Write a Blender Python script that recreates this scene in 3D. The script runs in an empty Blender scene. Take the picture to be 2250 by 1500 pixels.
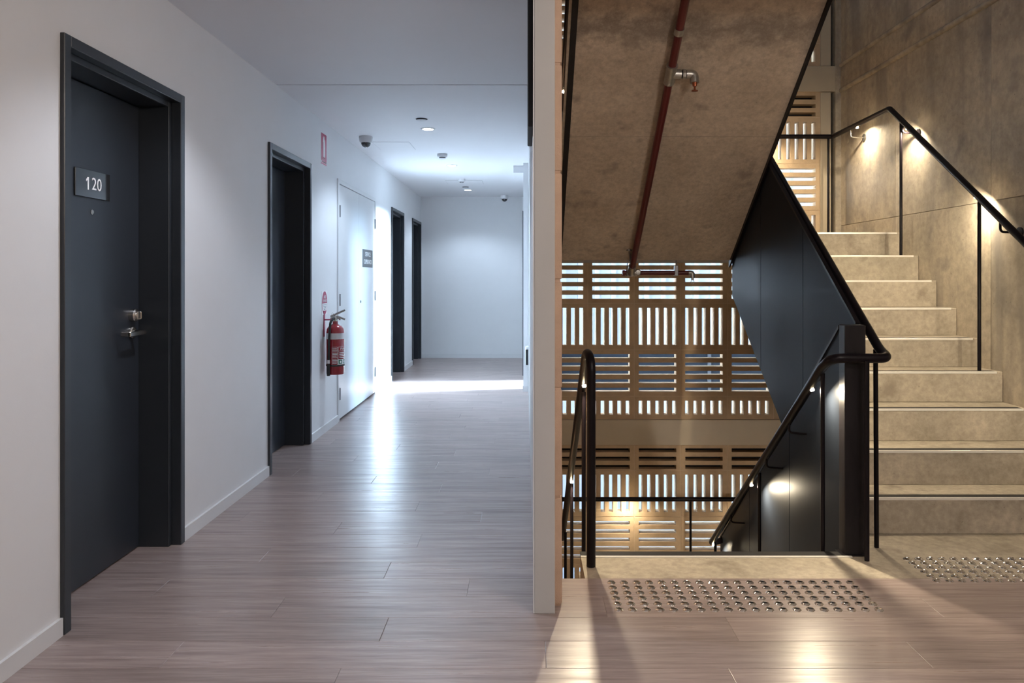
import bpy, bmesh, math, random
from mathutils import Vector, Matrix

random.seed(7)
S = bpy.context.scene
COL = S.collection

# ------------------------------------------------------------------ camera
cam_d = bpy.data.cameras.new('camera')
cam = bpy.data.objects.new('camera', cam_d)
COL.objects.link(cam)
cam.location = (0, 0, 1.23)
cam.rotation_euler = (math.pi / 2, 0, 0)
cam_d.sensor_width = 36.0
cam_d.lens = 36.0 * 1680 / 2250
cam_d.shift_x = -29 / 2250
cam_d.shift_y = -140 / 2250
cam_d.clip_start = 0.05
cam_d.clip_end = 200
S.camera = cam

# ------------------------------------------------------------------ view / world / sun
S.view_settings.view_transform = 'Standard'
S.view_settings.look = 'None'
S.view_settings.gamma = 1.0
S.view_settings.use_curve_mapping = False
S.view_settings.exposure = 1.1
S.cycles.use_denoising = True
S.cycles.max_bounces = 10
S.cycles.diffuse_bounces = 6
S.cycles.transparent_max_bounces = 12
S.cycles.sample_clamp_indirect = 6.0

W = bpy.data.worlds.new('sky')
S.world = W
W.use_nodes = True
bg = W.node_tree.nodes['Background']
bg.inputs[0].default_value = (0.62, 0.80, 1.0, 1)
bg.inputs[1].default_value = 0.80

sun_d = bpy.data.lights.new('sun', 'SUN')
sun_d.energy = 72.0
sun_d.angle = math.radians(14)
sun_d.color = (0.66, 0.83, 1.0)
sun = bpy.data.objects.new('sun', sun_d)
COL.objects.link(sun)
sun.rotation_euler = Vector((-1, -0.17, -0.23)).to_track_quat('-Z', 'Y').to_euler()
sun.location = (9, 10, 6)


def portal(loc, direction, sx, sy):
    d = bpy.data.lights.new('sky_portal', 'AREA')
    d.shape = 'RECTANGLE'
    d.size, d.size_y = sx, sy
    d.cycles.is_portal = True
    o = bpy.data.objects.new('sky_portal', d)
    COL.objects.link(o)
    o.location = loc
    o.rotation_euler = Vector(direction).to_track_quat('-Z', 'Z').to_euler()


portal((0.33, 8.875, 1.12), (-1, 0, 0), 0.9, 2.3)
portal((0.33, 7.65, 1.12), (-1, 0, 0), 0.75, 2.3)
portal((1.40, 6.80, 1.25), (0, -1, 0), 2.6, 9.0)

# ------------------------------------------------------------------ materials
MATS = {}


def nodes_of(m):
    return m.node_tree.nodes, m.node_tree.links


def pmat(name, col, rough=0.5, metal=0.0, var=0.0, vscale=6.0, col2=None, bump=0.0, bscale=60.0,
         stretch=(1, 1, 1), spec=0.5, emit=None, estr=0.0, coat=0.0, rand=False):
    """Principled material: base colour with noise-driven variation and fine relief."""
    m = bpy.data.materials.new(name)
    m.use_nodes = True
    n, l = nodes_of(m)
    b = n['Principled BSDF']
    b.inputs['Base Color'].default_value = (*col, 1)
    b.inputs['Roughness'].default_value = rough
    b.inputs['Metallic'].default_value = metal
    b.inputs['Specular IOR Level'].default_value = spec
    b.inputs['Coat Weight'].default_value = coat
    if emit is not None:
        b.inputs['Emission Color'].default_value = (*emit, 1)
        b.inputs['Emission Strength'].default_value = estr
    if var > 0 or bump > 0:
        tc = n.new('ShaderNodeTexCoord')
        mp = n.new('ShaderNodeMapping')
        mp.inputs['Scale'].default_value = stretch
        l.new(tc.outputs['Object'], mp.inputs['Vector'])
        vec = mp.outputs['Vector']
        if rand:
            oi = n.new('ShaderNodeObjectInfo')
            mul = n.new('ShaderNodeVectorMath')
            mul.operation = 'SCALE'
            mul.inputs[0].default_value = (17.3, 29.1, 11.7)
            l.new(oi.outputs['Random'], mul.inputs['Scale'])
            ad = n.new('ShaderNodeVectorMath')
            l.new(vec, ad.inputs[0])
            l.new(mul.outputs[0], ad.inputs[1])
            vec = ad.outputs[0]
    if var > 0:
        no = n.new('ShaderNodeTexNoise')
        no.inputs['Scale'].default_value = vscale
        no.inputs['Detail'].default_value = 6
        no.inputs['Roughness'].default_value = 0.62
        l.new(vec, no.inputs['Vector'])
        cr = n.new('ShaderNodeValToRGB')
        c2 = col2 or tuple(c * (1 - var) for c in col)
        cr.color_ramp.elements[0].position = 0.30
        cr.color_ramp.elements[0].color = (*c2, 1)
        cr.color_ramp.elements[1].position = 0.68
        cr.color_ramp.elements[1].color = (*col, 1)
        l.new(no.outputs['Fac'], cr.inputs['Fac'])
        l.new(cr.outputs['Color'], b.inputs['Base Color'])
    if bump > 0:
        n2 = n.new('ShaderNodeTexNoise')
        n2.inputs['Scale'].default_value = bscale
        n2.inputs['Detail'].default_value = 5
        l.new(vec, n2.inputs['Vector'])
        bp = n.new('ShaderNodeBump')
        bp.inputs['Strength'].default_value = bump
        bp.inputs['Distance'].default_value = 0.004
        l.new(n2.outputs['Fac'], bp.inputs['Height'])
        l.new(bp.outputs['Normal'], b.inputs['Normal'])
    MATS[name] = m
    return m


def concrete(name, light, dark, stain, scale=1.0, rand=False, bump=0.35, streak=0.0, band=None):
    m = bpy.data.materials.new(name)
    m.use_nodes = True
    n, l = nodes_of(m)
    b = n['Principled BSDF']
    b.inputs['Roughness'].default_value = 0.72
    b.inputs['Specular IOR Level'].default_value = 0.35
    tc = n.new('ShaderNodeTexCoord')
    vec = tc.outputs['Object']
    if rand:
        oi = n.new('ShaderNodeObjectInfo')
        mul = n.new('ShaderNodeVectorMath')
        mul.operation = 'SCALE'
        mul.inputs[0].default_value = (13.1, 7.7, 19.3)
        l.new(oi.outputs['Random'], mul.inputs['Scale'])
        ad = n.new('ShaderNodeVectorMath')
        l.new(vec, ad.inputs[0])
        l.new(mul.outputs[0], ad.inputs[1])
        vec = ad.outputs[0]

    def noise(sc, det, rough=0.6):
        k = n.new('ShaderNodeTexNoise')
        k.inputs['Scale'].default_value = sc * scale
        k.inputs['Detail'].default_value = det
        k.inputs['Roughness'].default_value = rough
        l.new(vec, k.inputs['Vector'])
        return k.outputs['Fac']

    def ramp(f, p0, c0, p1, c1):
        r = n.new('ShaderNodeValToRGB')
        r.color_ramp.elements[0].position = p0
        r.color_ramp.elements[0].color = (*c0, 1)
        r.color_ramp.elements[1].position = p1
        r.color_ramp.elements[1].color = (*c1, 1)
        l.new(f, r.inputs['Fac'])
        return r.outputs['Color']

    def mix(fac, a, c, mode='MIX'):
        k = n.new('ShaderNodeMixRGB')
        k.blend_type = mode
        if isinstance(fac, float):
            k.inputs[0].default_value = fac
        else:
            l.new(fac, k.inputs[0])
        for i, v in ((1, a), (2, c)):
            if isinstance(v, tuple):
                k.inputs[i].default_value = (*v, 1)
            else:
                l.new(v, k.inputs[i])
        return k.outputs[0]

    base = ramp(noise(2.2, 8), 0.33, dark, 0.66, light)
    fine = ramp(noise(23, 6, 0.7), 0.35, (0.78, 0.78, 0.78), 0.65, (1.06, 1.06, 1.06))
    c = mix(1.0, base, fine, 'MULTIPLY')
    blot = ramp(noise(4.6, 4, 0.55), 0.57, (0, 0, 0), 0.72, (0.75, 0.75, 0.75))
    c = mix(blot, c, stain)
    if streak > 0:      # run-down stains
        mp = n.new('ShaderNodeMapping')
        mp.inputs['Scale'].default_value = (2.6, 2.6, 0.35)
        l.new(vec, mp.inputs['Vector'])
        k = n.new('ShaderNodeTexNoise')
        k.inputs['Scale'].default_value = 1.6
        k.inputs['Detail'].default_value = 4
        l.new(mp.outputs[0], k.inputs['Vector'])
        c = mix(ramp(k.outputs['Fac'], 0.50, (0, 0, 0), 0.68, (streak, streak, streak)), c, stain)
    if band is not None:   # rough pour line across the surface
        sx = n.new('ShaderNodeSeparateXYZ')
        l.new(tc.outputs['Object'], sx.inputs[0])
        m1 = n.new('ShaderNodeMath')
        m1.operation = 'MULTIPLY_ADD'
        m1.inputs[1].default_value = 0.5
        l.new(noise(3.5, 8, 0.75), m1.inputs[0])
        l.new(sx.outputs['Y'], m1.inputs[2])
        m2 = n.new('ShaderNodeMath')
        m2.operation = 'SUBTRACT'
        m2.inputs[1].default_value = band + 0.25
        l.new(m1.outputs[0], m2.inputs[0])
        m3 = n.new('ShaderNodeMath')
        m3.operation = 'ABSOLUTE'
        l.new(m2.outputs[0], m3.inputs[0])
        c = mix(ramp(m3.outputs[0], 0.0, (0.9, 0.9, 0.9), 0.11, (0, 0, 0)), c, tuple(q * 0.8 for q in stain))
    pits = ramp(noise(85, 2, 0.5), 0.72, (0, 0, 0), 0.77, (1, 1, 1))
    c = mix(pits, c, tuple(s * 0.55 for s in stain))
    l.new(c, b.inputs['Base Color'])
    bp = n.new('ShaderNodeBump')
    bp.inputs['Strength'].default_value = bump
    bp.inputs['Distance'].default_value = 0.006 if band is None else 0.016
    l.new(noise(14, 9, 0.7), bp.inputs['Height'])
    l.new(bp.outputs['Normal'], b.inputs['Normal'])
    MATS[name] = m
    return m


def vinyl(name):
    m = bpy.data.materials.new(name)
    m.use_nodes = True
    n, l = nodes_of(m)
    b = n['Principled BSDF']
    tc = n.new('ShaderNodeTexCoord')
    oi = n.new('ShaderNodeObjectInfo')
    mul = n.new('ShaderNodeVectorMath')
    mul.operation = 'SCALE'
    mul.inputs[0].default_value = (23.1, 41.7, 5.3)
    l.new(oi.outputs['Random'], mul.inputs['Scale'])
    ad = n.new('ShaderNodeVectorMath')
    l.new(tc.outputs['Object'], ad.inputs[0])
    l.new(mul.outputs[0], ad.inputs[1])

    def noise(scv, det, rough):
        mp = n.new('ShaderNodeMapping')
        mp.inputs['Scale'].default_value = scv
        l.new(ad.outputs[0], mp.inputs['Vector'])
        k = n.new('ShaderNodeTexNoise')
        k.inputs['Scale'].default_value = 1
        k.inputs['Detail'].default_value = det
        k.inputs['Roughness'].default_value = rough
        l.new(mp.outputs[0], k.inputs['Vector'])
        return k.outputs['Fac']

    g1 = noise((1.8, 34, 1), 7, 0.65)
    g2 = noise((7, 190, 1), 4, 0.6)
    g3 = noise((1.1, 6, 1), 3, 0.5)
    cr = n.new('ShaderNodeValToRGB')
    e = cr.color_ramp.elements
    e[0].position = 0.28
    e[0].color = (0.200, 0.152, 0.140, 1)
    e[1].position = 0.72
    e[1].color = (0.400, 0.325, 0.305, 1)
    k = e.new(0.5)
    k.color = (0.310, 0.246, 0.230, 1)
    l.new(g1, cr.inputs['Fac'])
    cr2 = n.new('ShaderNodeValToRGB')
    cr2.color_ramp.elements[0].position = 0.32
    cr2.color_ramp.elements[0].color = (0.80, 0.79, 0.78, 1)
    cr2.color_ramp.elements[1].position = 0.66
    cr2.color_ramp.elements[1].color = (1.08, 1.08, 1.08, 1)
    l.new(g2, cr2.inputs['Fac'])
    mx = n.new('ShaderNodeMixRGB')
    mx.blend_type = 'MULTIPLY'
    mx.inputs[0].default_value = 1
    l.new(cr.outputs[0], mx.inputs[1])
    l.new(cr2.outputs[0], mx.inputs[2])
    # slight difference from plank to plank
    mr = n.new('ShaderNodeMapRange')
    mr.inputs['To Min'].default_value = 0.90
    mr.inputs['To Max'].default_value = 1.08
    l.new(oi.outputs['Random'], mr.inputs['Value'])
    hv = n.new('ShaderNodeHueSaturation')
    l.new(mr.outputs[0], hv.inputs['Value'])
    l.new(mx.outputs[0], hv.inputs['Color'])
    l.new(hv.outputs[0], b.inputs['Base Color'])
    rr = n.new('ShaderNodeMapRange')
    rr.inputs['From Min'].default_value = 0.3
    rr.inputs['From Max'].default_value = 0.7
    rr.inputs['To Min'].default_value = 0.38
    rr.inputs['To Max'].default_value = 0.26
    l.new(g1, rr.inputs['Value'])
    l.new(rr.outputs[0], b.inputs['Roughness'])
    b.inputs['Specular IOR Level'].default_value = 0.5
    bp = n.new('ShaderNodeBump')
    bp.inputs['Strength'].default_value = 0.16
    bp.inputs['Distance'].default_value = 0.002
    l.new(g2, bp.inputs['Height'])
    l.new(bp.outputs[0], b.inputs['Normal'])
    MATS[name] = m
    return m


def glassmat(name, tint, gloss=0.08):
    m = bpy.data.materials.new(name)
    m.use_nodes = True
    n, l = nodes_of(m)
    n.remove(n['Principled BSDF'])
    t = n.new('ShaderNodeBsdfTransparent')
    t.inputs[0].default_value = (*tint, 1)
    g = n.new('ShaderNodeBsdfGlossy')
    g.inputs['Roughness'].default_value = 0.03
    mx = n.new('ShaderNodeMixShader')
    mx.inputs[0].default_value = gloss
    l.new(t.outputs[0], mx.inputs[1])
    l.new(g.outputs[0], mx.inputs[2])
    l.new(mx.outputs[0], n['Material Output'].inputs[0])
    MATS[name] = m
    return m


WHITE = pmat('white_paint', (0.70, 0.70, 0.71), 0.55, var=0.03, vscale=3, bump=0.05, bscale=220)
CEIL = pmat('ceiling_paint', (0.73, 0.73, 0.75), 0.6, var=0.02, vscale=2)
SKIRT = pmat('skirting_paint', (0.66, 0.66, 0.67), 0.4, var=0.03, vscale=5)
ENDTRIM = pmat('plaster_end', (0.46, 0.455, 0.45), 0.55, var=0.05, vscale=4, bump=0.05, bscale=200)
DOORPAINT = pmat('charcoal_door_paint', (0.022, 0.027, 0.036), 0.40, var=0.12, vscale=4, bump=0.03, bscale=300)
FRAMEPAINT = pmat('charcoal_frame_paint', (0.021, 0.025, 0.031), 0.34, var=0.10, vscale=5)
CUPB = pmat('white_cupboard', (0.66, 0.67, 0.68), 0.30, var=0.02, vscale=3)
STEEL = pmat('satin_steel', (0.62, 0.60, 0.57), 0.22, 1.0, var=0.08, vscale=30)
DULLSTEEL = pmat('dull_steel', (0.28, 0.28, 0.29), 0.45, 1.0, var=0.1, vscale=30)
STUD = pmat('polished_stud_steel', (0.84, 0.82, 0.79), 0.09, 1.0, var=0.06, vscale=80)
SIGNBLK = pmat('black_gloss_sign', (0.012, 0.012, 0.014), 0.08, var=0.1, vscale=5, coat=0.5)
SIGNGREY = pmat('grey_sign', (0.075, 0.075, 0.08), 0.35, var=0.06, vscale=8)
LETTER = pmat('white_lettering', (0.85, 0.85, 0.85), 0.5, var=0.02, vscale=9)
BLACK = pmat('black_rail_paint', (0.007, 0.005, 0.007), 0.36, var=0.25, vscale=9, bump=0.04, bscale=150, spec=0.16)
SHEET = pmat('blue_black_steel_sheet', (0.014, 0.018, 0.026), 0.46, var=0.18, vscale=2.5, bump=0.03, bscale=90, spec=0.06)
POSTST = pmat('worn_black_steel', (0.016, 0.014, 0.016), 0.36, spec=0.22, var=0.5, vscale=5, stretch=(3, 3, 0.6), bump=0.05)
CONC = concrete('stair_concrete', (0.47, 0.41, 0.325), (0.34, 0.295, 0.23), (0.20, 0.165, 0.13), 1.4, rand=True)
CONCW = concrete('wall_concrete', (0.50, 0.43, 0.335), (0.36, 0.31, 0.245), (0.20, 0.18, 0.165), 0.9, rand=True, streak=0.8)
SOFFIT = concrete('soffit_concrete', (0.64, 0.54, 0.43), (0.47, 0.39, 0.305), (0.27, 0.22, 0.18), 1.5, bump=0.8, band=-.62)
BREEZE = pmat('sand_breeze_block', (0.60, 0.45, 0.295), 0.85, var=0.22, vscale=9, bump=0.4, bscale=190, rand=True)
MORTAR = pmat('pale_mortar', (0.66, 0.53, 0.38), 0.9, var=0.15, vscale=14)
BLOCK = pmat('pink_masonry_block', (0.55, 0.385, 0.285), 0.85, var=0.16, vscale=12, bump=0.4, bscale=220, rand=True)
BEAMST = pmat('beige_steel', (0.55, 0.475, 0.355), 0.45, var=0.08, vscale=5, bump=0.03, bscale=120)
GAPBLK = pmat('dark_gap', (0.01, 0.01, 0.012), 0.8, var=0.1, vscale=8)
NOSEBLK = pmat('black_grit_insert', (0.020, 0.018, 0.018), 0.75, var=0.5, vscale=300, bump=0.5, bscale=500)
NOSEALU = pmat('aluminium_nosing', (0.88, 0.86, 0.80), 0.35, 0.35, var=0.05, vscale=30)
REDPIPE = pmat('red_pipe_paint', (0.105, 0.010, 0.012), 0.38, var=0.3, vscale=7, bump=0.05)
GALV = pmat('galvanised_iron', (0.50, 0.49, 0.46), 0.40, 0.9, var=0.35, vscale=30, bump=0.2, bscale=120)
COPPER = pmat('copper_red_sprinkler', (0.36, 0.10, 0.045), 0.35, 0.7, var=0.2, vscale=60)
EXRED = pmat('extinguisher_red', (0.30, 0.010, 0.018), 0.22, var=0.08, vscale=9, coat=0.5)
RUBBER = pmat('black_rubber', (0.015, 0.015, 0.016), 0.55, var=0.2, vscale=40)
SILVERBAND = pmat('silver_band', (0.62, 0.60, 0.61), 0.35, var=0.05, vscale=20)
SIGNRED = pmat('sign_red', (0.36, 0.025, 0.085), 0.4, var=0.05, vscale=12)
SIGNWHITE = pmat('sign_white', (0.80, 0.80, 0.80), 0.4, var=0.02, vscale=12)
GREENTAG = pmat('green_symbol', (0.02, 0.13, 0.075), 0.4, var=0.05, vscale=20)
PLASTW = pmat('white_plastic', (0.62, 0.62, 0.63), 0.35, var=0.03, vscale=20)
DOMEBLK = pmat('smoked_dome', (0.012, 0.012, 0.014), 0.06, var=0.1, vscale=9, coat=0.6)
DOWNL = pmat('downlight_lens', (0.9, 0.9, 0.9), 0.4, emit=(0.86, 0.94, 1.0), estr=14.0)
FILLOPAL = pmat('fill_light_diffuser', (0.8, 0.8, 0.78), 0.5, emit=(1.0, 0.86, 0.72), estr=3.0)  # glowing cover of the added lobby fill lights
LEDL = pmat('led_lens', (0.9, 0.9, 0.8), 0.4, emit=(1.0, 0.78, 0.46), estr=60.0)
VINYL = vinyl('ash_vinyl_plank')
GLASS = glassmat('clear_glass', (0.93, 0.96, 0.97))
TINT = glassmat('tinted_glass', (0.17, 0.19, 0.205))
FACADE = pmat('pale_cladding', (0.70, 0.74, 0.80), 0.6, var=0.05, vscale=2)
FACDARK = pmat('dark_strip_glazing', (0.028, 0.035, 0.048), 0.6, var=0.2, vscale=2, spec=0.1)
ROOFD = pmat('grey_roof', (0.10, 0.11, 0.13), 0.6, var=0.2, vscale=3)
PAVE = pmat('grey_paving', (0.075, 0.082, 0.095), 0.8, var=0.15, vscale=2)

# ------------------------------------------------------------------ mesh helpers
ORG = {}


def tag(o, label=None, cat=None, group=None, kind=None):
    if label:
        o['label'] = label
    if cat:
        o['category'] = cat
    if group:
        o['group'] = group
    if kind:
        o['kind'] = kind
    return o


def empty(name, loc=(0, 0, 0), label=None, cat=None, group=None, kind=None):
    o = bpy.data.objects.new(name, None)
    o.empty_display_size = 0.1
    COL.objects.link(o)
    o.location = loc
    ORG[o.name] = Vector(loc)
    return tag(o, label, cat, group, kind)


class MB:
    def __init__(self):
        self.v = []
        self.f = []

    def add(self, vs, fs):
        k = len(self.v)
        self.v += [Vector(p) for p in vs]
        self.f += [tuple(i + k for i in f) for f in fs]
        return self

    def box(self, x0, x1, y0, y1, z0, z1):
        return self.add([(x0, y0, z0), (x1, y0, z0), (x1, y1, z0), (x0, y1, z0),
                         (x0, y0, z1), (x1, y0, z1), (x1, y1, z1), (x0, y1, z1)],
                        [(0, 3, 2, 1), (4, 5, 6, 7), (0, 1, 5, 4), (1, 2, 6, 5), (2, 3, 7, 6), (3, 0, 4, 7)])

    def bbox(self, x0, x1, y0, y1, z0, z1, b=0.004, seg=1):
        bm = bmesh.new()
        t = MB().box(x0, x1, y0, y1, z0, z1)
        vs = [bm.verts.new(p) for p in t.v]
        for f in t.f:
            bm.faces.new([vs[i] for i in f])
        bmesh.ops.bevel(bm, geom=bm.edges[:], offset=b, segments=seg, profile=0.5, affect='EDGES')
        bm.verts.index_update()
        self.add([p.co.copy() for p in bm.verts], [[q.index for q in f.verts] for f in bm.faces])
        bm.free()
        return self

    def prism_x(self, poly, x0, x1):
        """poly: (y, z) outline extruded along X."""
        k = len(poly)
        vs = [(x0, y, z) for y, z in poly] + [(x1, y, z) for y, z in poly]
        fs = [tuple(range(k)), tuple(range(2 * k - 1, k - 1, -1))]
        for i in range(k):
            j = (i + 1) % k
            fs.append((i, i + k, j + k, j))
        return self.add(vs, fs)

    def tube(self, pts, r, n=12, cap=True, radii=None):
        pts = [Vector(p) for p in pts]
        m = len(pts)
        tang = []
        for i in range(m):
            a = pts[max(i - 1, 0)]
            b = pts[min(i + 1, m - 1)]
            tang.append((b - a).normalized())
        up = Vector((0, 0, 1))
        if abs(tang[0].dot(up)) > 0.95:
            up = Vector((1, 0, 0))
        nrm = (up - tang[0] * up.dot(tang[0])).normalized()
        vs = []
        for i in range(m):
            if i:
                ax = tang[i - 1].cross(tang[i])
                if ax.length > 1e-7:
                    ang = tang[i - 1].angle(tang[i])
                    nrm = Matrix.Rotation(ang, 3, ax.normalized()) @ nrm
            nrm = (nrm - tang[i] * nrm.dot(tang[i])).normalized()
            bn = tang[i].cross(nrm)
            rr = radii[i] if radii else r
            for j in range(n):
                a = 2 * math.pi * j / n
                vs.append(pts[i] + (nrm * math.cos(a) + bn * math.sin(a)) * rr)
        fs = []
        for i in range(m - 1):
            for j in range(n):
                k = (j + 1) % n
                fs.append((i * n + j, i * n + k, (i + 1) * n + k, (i + 1) * n + j))
        if cap:
            fs.append(tuple(range(n - 1, -1, -1)))
            fs.append(tuple((m - 1) * n + j for j in range(n)))
        return self.add(vs, fs)

    def cyl(self, p0, p1, r, n=16, r1=None):
        return self.tube([p0, p1], r, n, radii=[r, r if r1 is None else r1])

    def lathe(self, prof, c=(0, 0, 0), n=24, axis='z'):
        """prof: (radius, height) list; r=0 ends are closed with fans."""
        c = Vector(c)
        vs = []
        idx = []

        def place(r, h, a):
            x, y = r * math.cos(a), r * math.sin(a)
            if axis == 'z':
                p = Vector((x, y, h))
            elif axis == 'x':
                p = Vector((h, x, y))
            else:
                p = Vector((y, h, x))
            return c + p
        for r, h in prof:
            if r < 1e-6:
                idx.append([len(vs)])
                vs.append(place(0, h, 0))
            else:
                idx.append(list(range(len(vs), len(vs) + n)))
                vs += [place(r, h, 2 * math.pi * j / n) for j in range(n)]
        fs = []
        for a, b in zip(idx[:-1], idx[1:]):
            for j in range(n):
                k = (j + 1) % n
                if len(a) == 1 and len(b) == 1:
                    continue
                if len(a) == 1:
                    fs.append((a[0], b[k], b[j]))
                elif len(b) == 1:
                    fs.append((a[j], a[k], b[0]))
                else:
                    fs.append((a[j], a[k], b[k], b[j]))
        if len(idx[0]) > 1:
            fs.append(tuple(reversed(idx[0])))
        if len(idx[-1]) > 1:
            fs.append(tuple(idx[-1]))
        return self.add(vs, fs)

    def mesh(self, name, m, org=(0, 0, 0), smooth=True, angle=35):
        o = Vector(org)
        me = bpy.data.meshes.new(name)
        me.from_pydata([tuple(p - o) for p in self.v], [], self.f)
        bm = bmesh.new()
        bm.from_mesh(me)
        bmesh.ops.recalc_face_normals(bm, faces=bm.faces[:])
        bm.to_mesh(me)
        bm.free()
        me.materials.append(m)
        if smooth:
            me.polygons.foreach_set('use_smooth', [True] * len(me.polygons))
            me.set_sharp_from_angle(angle=math.radians(angle))
        return me

    def build(self, name, m, parent=None, smooth=True, angle=35, org=None):
        """World-space geometry -> one object. A part keeps its parent's origin."""
        if parent is not None:
            og = ORG[parent.name]
        elif org is not None:
            og = Vector(org)
        else:
            lo = [min(p[i] for p in self.v) for i in range(3)]
            hi = [max(p[i] for p in self.v) for i in range(3)]
            og = Vector(((lo[0] + hi[0]) / 2, (lo[1] + hi[1]) / 2, lo[2]))
        o = bpy.data.objects.new(name, self.mesh(name, m, og, smooth, angle))
        COL.objects.link(o)
        if parent is not None:
            o.parent = parent
        else:
            o.location = og
        ORG[o.name] = og
        return o


def link(name, me, loc, parent=None, rot=None):
    """A further object on shared mesh data, loc in world space."""
    o = bpy.data.objects.new(name, me)
    COL.objects.link(o)
    L = Vector(loc)
    if parent is not None:
        o.parent = parent
        o.location = L - ORG[parent.name]
    else:
        o.location = L
    if rot:
        o.rotation_euler = rot
    ORG[o.name] = L
    return o


def fillet(pts, r, seg=6):
    pts = [Vector(p) for p in pts]
    out = [pts[0]]
    for i in range(1, len(pts) - 1):
        a, b, c = pts[i - 1], pts[i], pts[i + 1]
        u, w = (a - b), (c - b)
        rr = min(r, u.length * 0.48, w.length * 0.48)
        p, q = b + u.normalized() * rr, b + w.normalized() * rr
        for k in range(seg + 1):
            t = k / seg
            out.append(p * (1 - t) ** 2 + b * 2 * t * (1 - t) + q * t * t)
    out.append(pts[-1])
    return out


def text_part(s, size, name, m, parent, center, right=(0, 1, 0), up=(0, 0, 1), depth=0.0006, width=None, line=1.0):
    """Flat lettering turned into a mesh; centred on a world point, reading along `right`."""
    cu = bpy.data.curves.new(name, 'FONT')
    cu.body = s
    cu.size = size
    cu.extrude = depth / 2
    cu.align_x = 'CENTER'
    cu.align_y = 'CENTER'
    cu.space_line = line
    cu.resolution_u = 3
    tmp = bpy.data.objects.new(name, cu)
    COL.objects.link(tmp)
    dg = bpy.context.evaluated_depsgraph_get()
    me = bpy.data.meshes.new_from_object(tmp.evaluated_get(dg))
    bpy.data.objects.remove(tmp)
    xs = [v.co.x for v in me.vertices]
    sx = (width / (max(xs) - min(xs))) if width else 1.0
    R, U = Vector(right), Vector(up)
    N = R.cross(U)
    og = ORG[parent.name]
    for v in me.vertices:
        v.co = Vector(center) + R * (v.co.x * sx) + U * v.co.y + N * v.co.z - og
    me.materials.clear()
    me.materials.append(m)
    o = bpy.data.objects.new(name, me)
    COL.objects.link(o)
    o.parent = parent
    ORG[o.name] = og
    return o


def area_lamp(name, loc, direction, size, power, color, spread=180, parent=None):
    d = bpy.data.lights.new(name, 'AREA')
    d.shape = 'DISK'
    d.size = size
    d.energy = power
    d.color = color
    d.spread = math.radians(spread)
    o = bpy.data.objects.new(name, d)
    COL.objects.link(o)
    L = Vector(loc)
    if parent is not None:
        o.parent = parent
        L = L - ORG[parent.name]
    o.location = L
    o.rotation_euler = Vector(direction).to_track_quat('-Z', 'Y').to_euler()
    return o


def struct(mb, name, m, label=None, parent=None, smooth=False):
    o = mb.build(name, m, parent, smooth)
    if parent is None:
        tag(o, label, None, None, 'structure')
    return o


# ------------------------------------------------------------------ dimensions
XL = -1.60          # corridor left wall face
XR = 2.735          # stairwell right wall face
CE = 2.47           # corridor ceiling
YV = 3.13           # where vinyl meets concrete
YB = 6.65           # breeze screen face
YE = 11.72          # corridor end wall
RI, TR = 0.173, 0.2345
Y1 = 3.67           # first riser of the upward flight
YL = Y1 + 8 * TR    # half landing edge
ZL = 9 * RI         # half landing level
FF = 3.067          # next floor level

# ------------------------------------------------------------------ floor
fl = MB().box(-1.95, 0.137, -3, 12, -0.22, -0.0035).box(0.137, XR, -3, YV, -0.22, -0.0035)
floor = struct(fl, 'floor', VINYL, 'grey-brown wood-look vinyl plank floor of corridor and lobby')
PW, PL = 0.18, 1.22
row = 0
plank_cache = {}


def plank(x0, x1, y0, y1):
    key = (round(x1 - x0, 3), round(y1 - y0, 3))
    if key not in plank_cache:
        a, b = key[0] / 2 - 0.0005, key[1] / 2 - 0.0005
        t = MB().add([(-a, -b, -0.003), (a, -b, -0.003), (a, b, -0.003), (-a, b, -0.003),
                      (-a, -b, -0.0006), (a, -b, -0.0006), (a, b, -0.0006), (-a, b, -0.0006),
                      (-a + .0012, -b + .0012, 0), (a - .0012, -b + .0012, 0),
                      (a - .0012, b - .0012, 0), (-a + .0012, b - .0012, 0)],
                     [(0, 1, 5, 4), (1, 2, 6, 5), (2, 3, 7, 6), (3, 0, 4, 7),
                      (4, 5, 9, 8), (5, 6, 10, 9), (6, 7, 11, 10), (7, 4, 8, 11), (8, 9, 10, 11)])
        plank_cache[key] = t.mesh('plank', VINYL, smooth=False)
    link('plank', plank_cache[key], ((x0 + x1) / 2, (y0 + y1) / 2, 0), floor)


offs = [0.0, 0.47, 0.93, 0.28, 0.71]
y = YV - 25 * PW
while y < YE:
    y1 = y + PW
    xe = XR if y1 <= YV + 1e-4 else 0.137
    x = -1.80 - offs[row % 5] * PL
    while x < xe - 1e-4:
        xa, xb = max(x, -1.80), min(x + PL, xe)
        if xb - xa > 0.02:
            plank(xa, xb, y, min(y1, YE))
        x += PL
    y = y1
    row += 1

cl = MB().box(0.245, 1.44, YV, 3.40, -0.22, -0.001).box(1.44, XR, YV, Y1 + 0.05, -0.22, -0.001)
struct(cl, 'floor', CONC, 'bare concrete slab strip at the head of the stairs')

# ------------------------------------------------------------------ left wall with door openings
DOORS = [(2.63, 3.56), (4.75, 5.68), (9.12, 10.03), (10.80, 11.67)]
CUP = (6.50, 8.14)
wl = MB()
segs = sorted(DOORS + [CUP])
yy = -3.0
for a, b in segs:
    wl.box(XL - 0.35, XL, yy, a + 0.012, 0, CE)
    wl.box(XL - 0.35, XL, a + 0.012, b - 0.012, 2.062, CE)
    yy = b - 0.012
wl.box(XL - 0.35, XL, yy, 12.0, 0, CE)
struct(wl, 'wall_left', WHITE, 'white painted corridor wall with dark doors')
struct(MB().box(XL - 0.36, XL - 0.35, -3, 12, -0.2, 2.6), 'wall_left_backing', WHITE, 'closed backing of the corridor wall')

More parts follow.
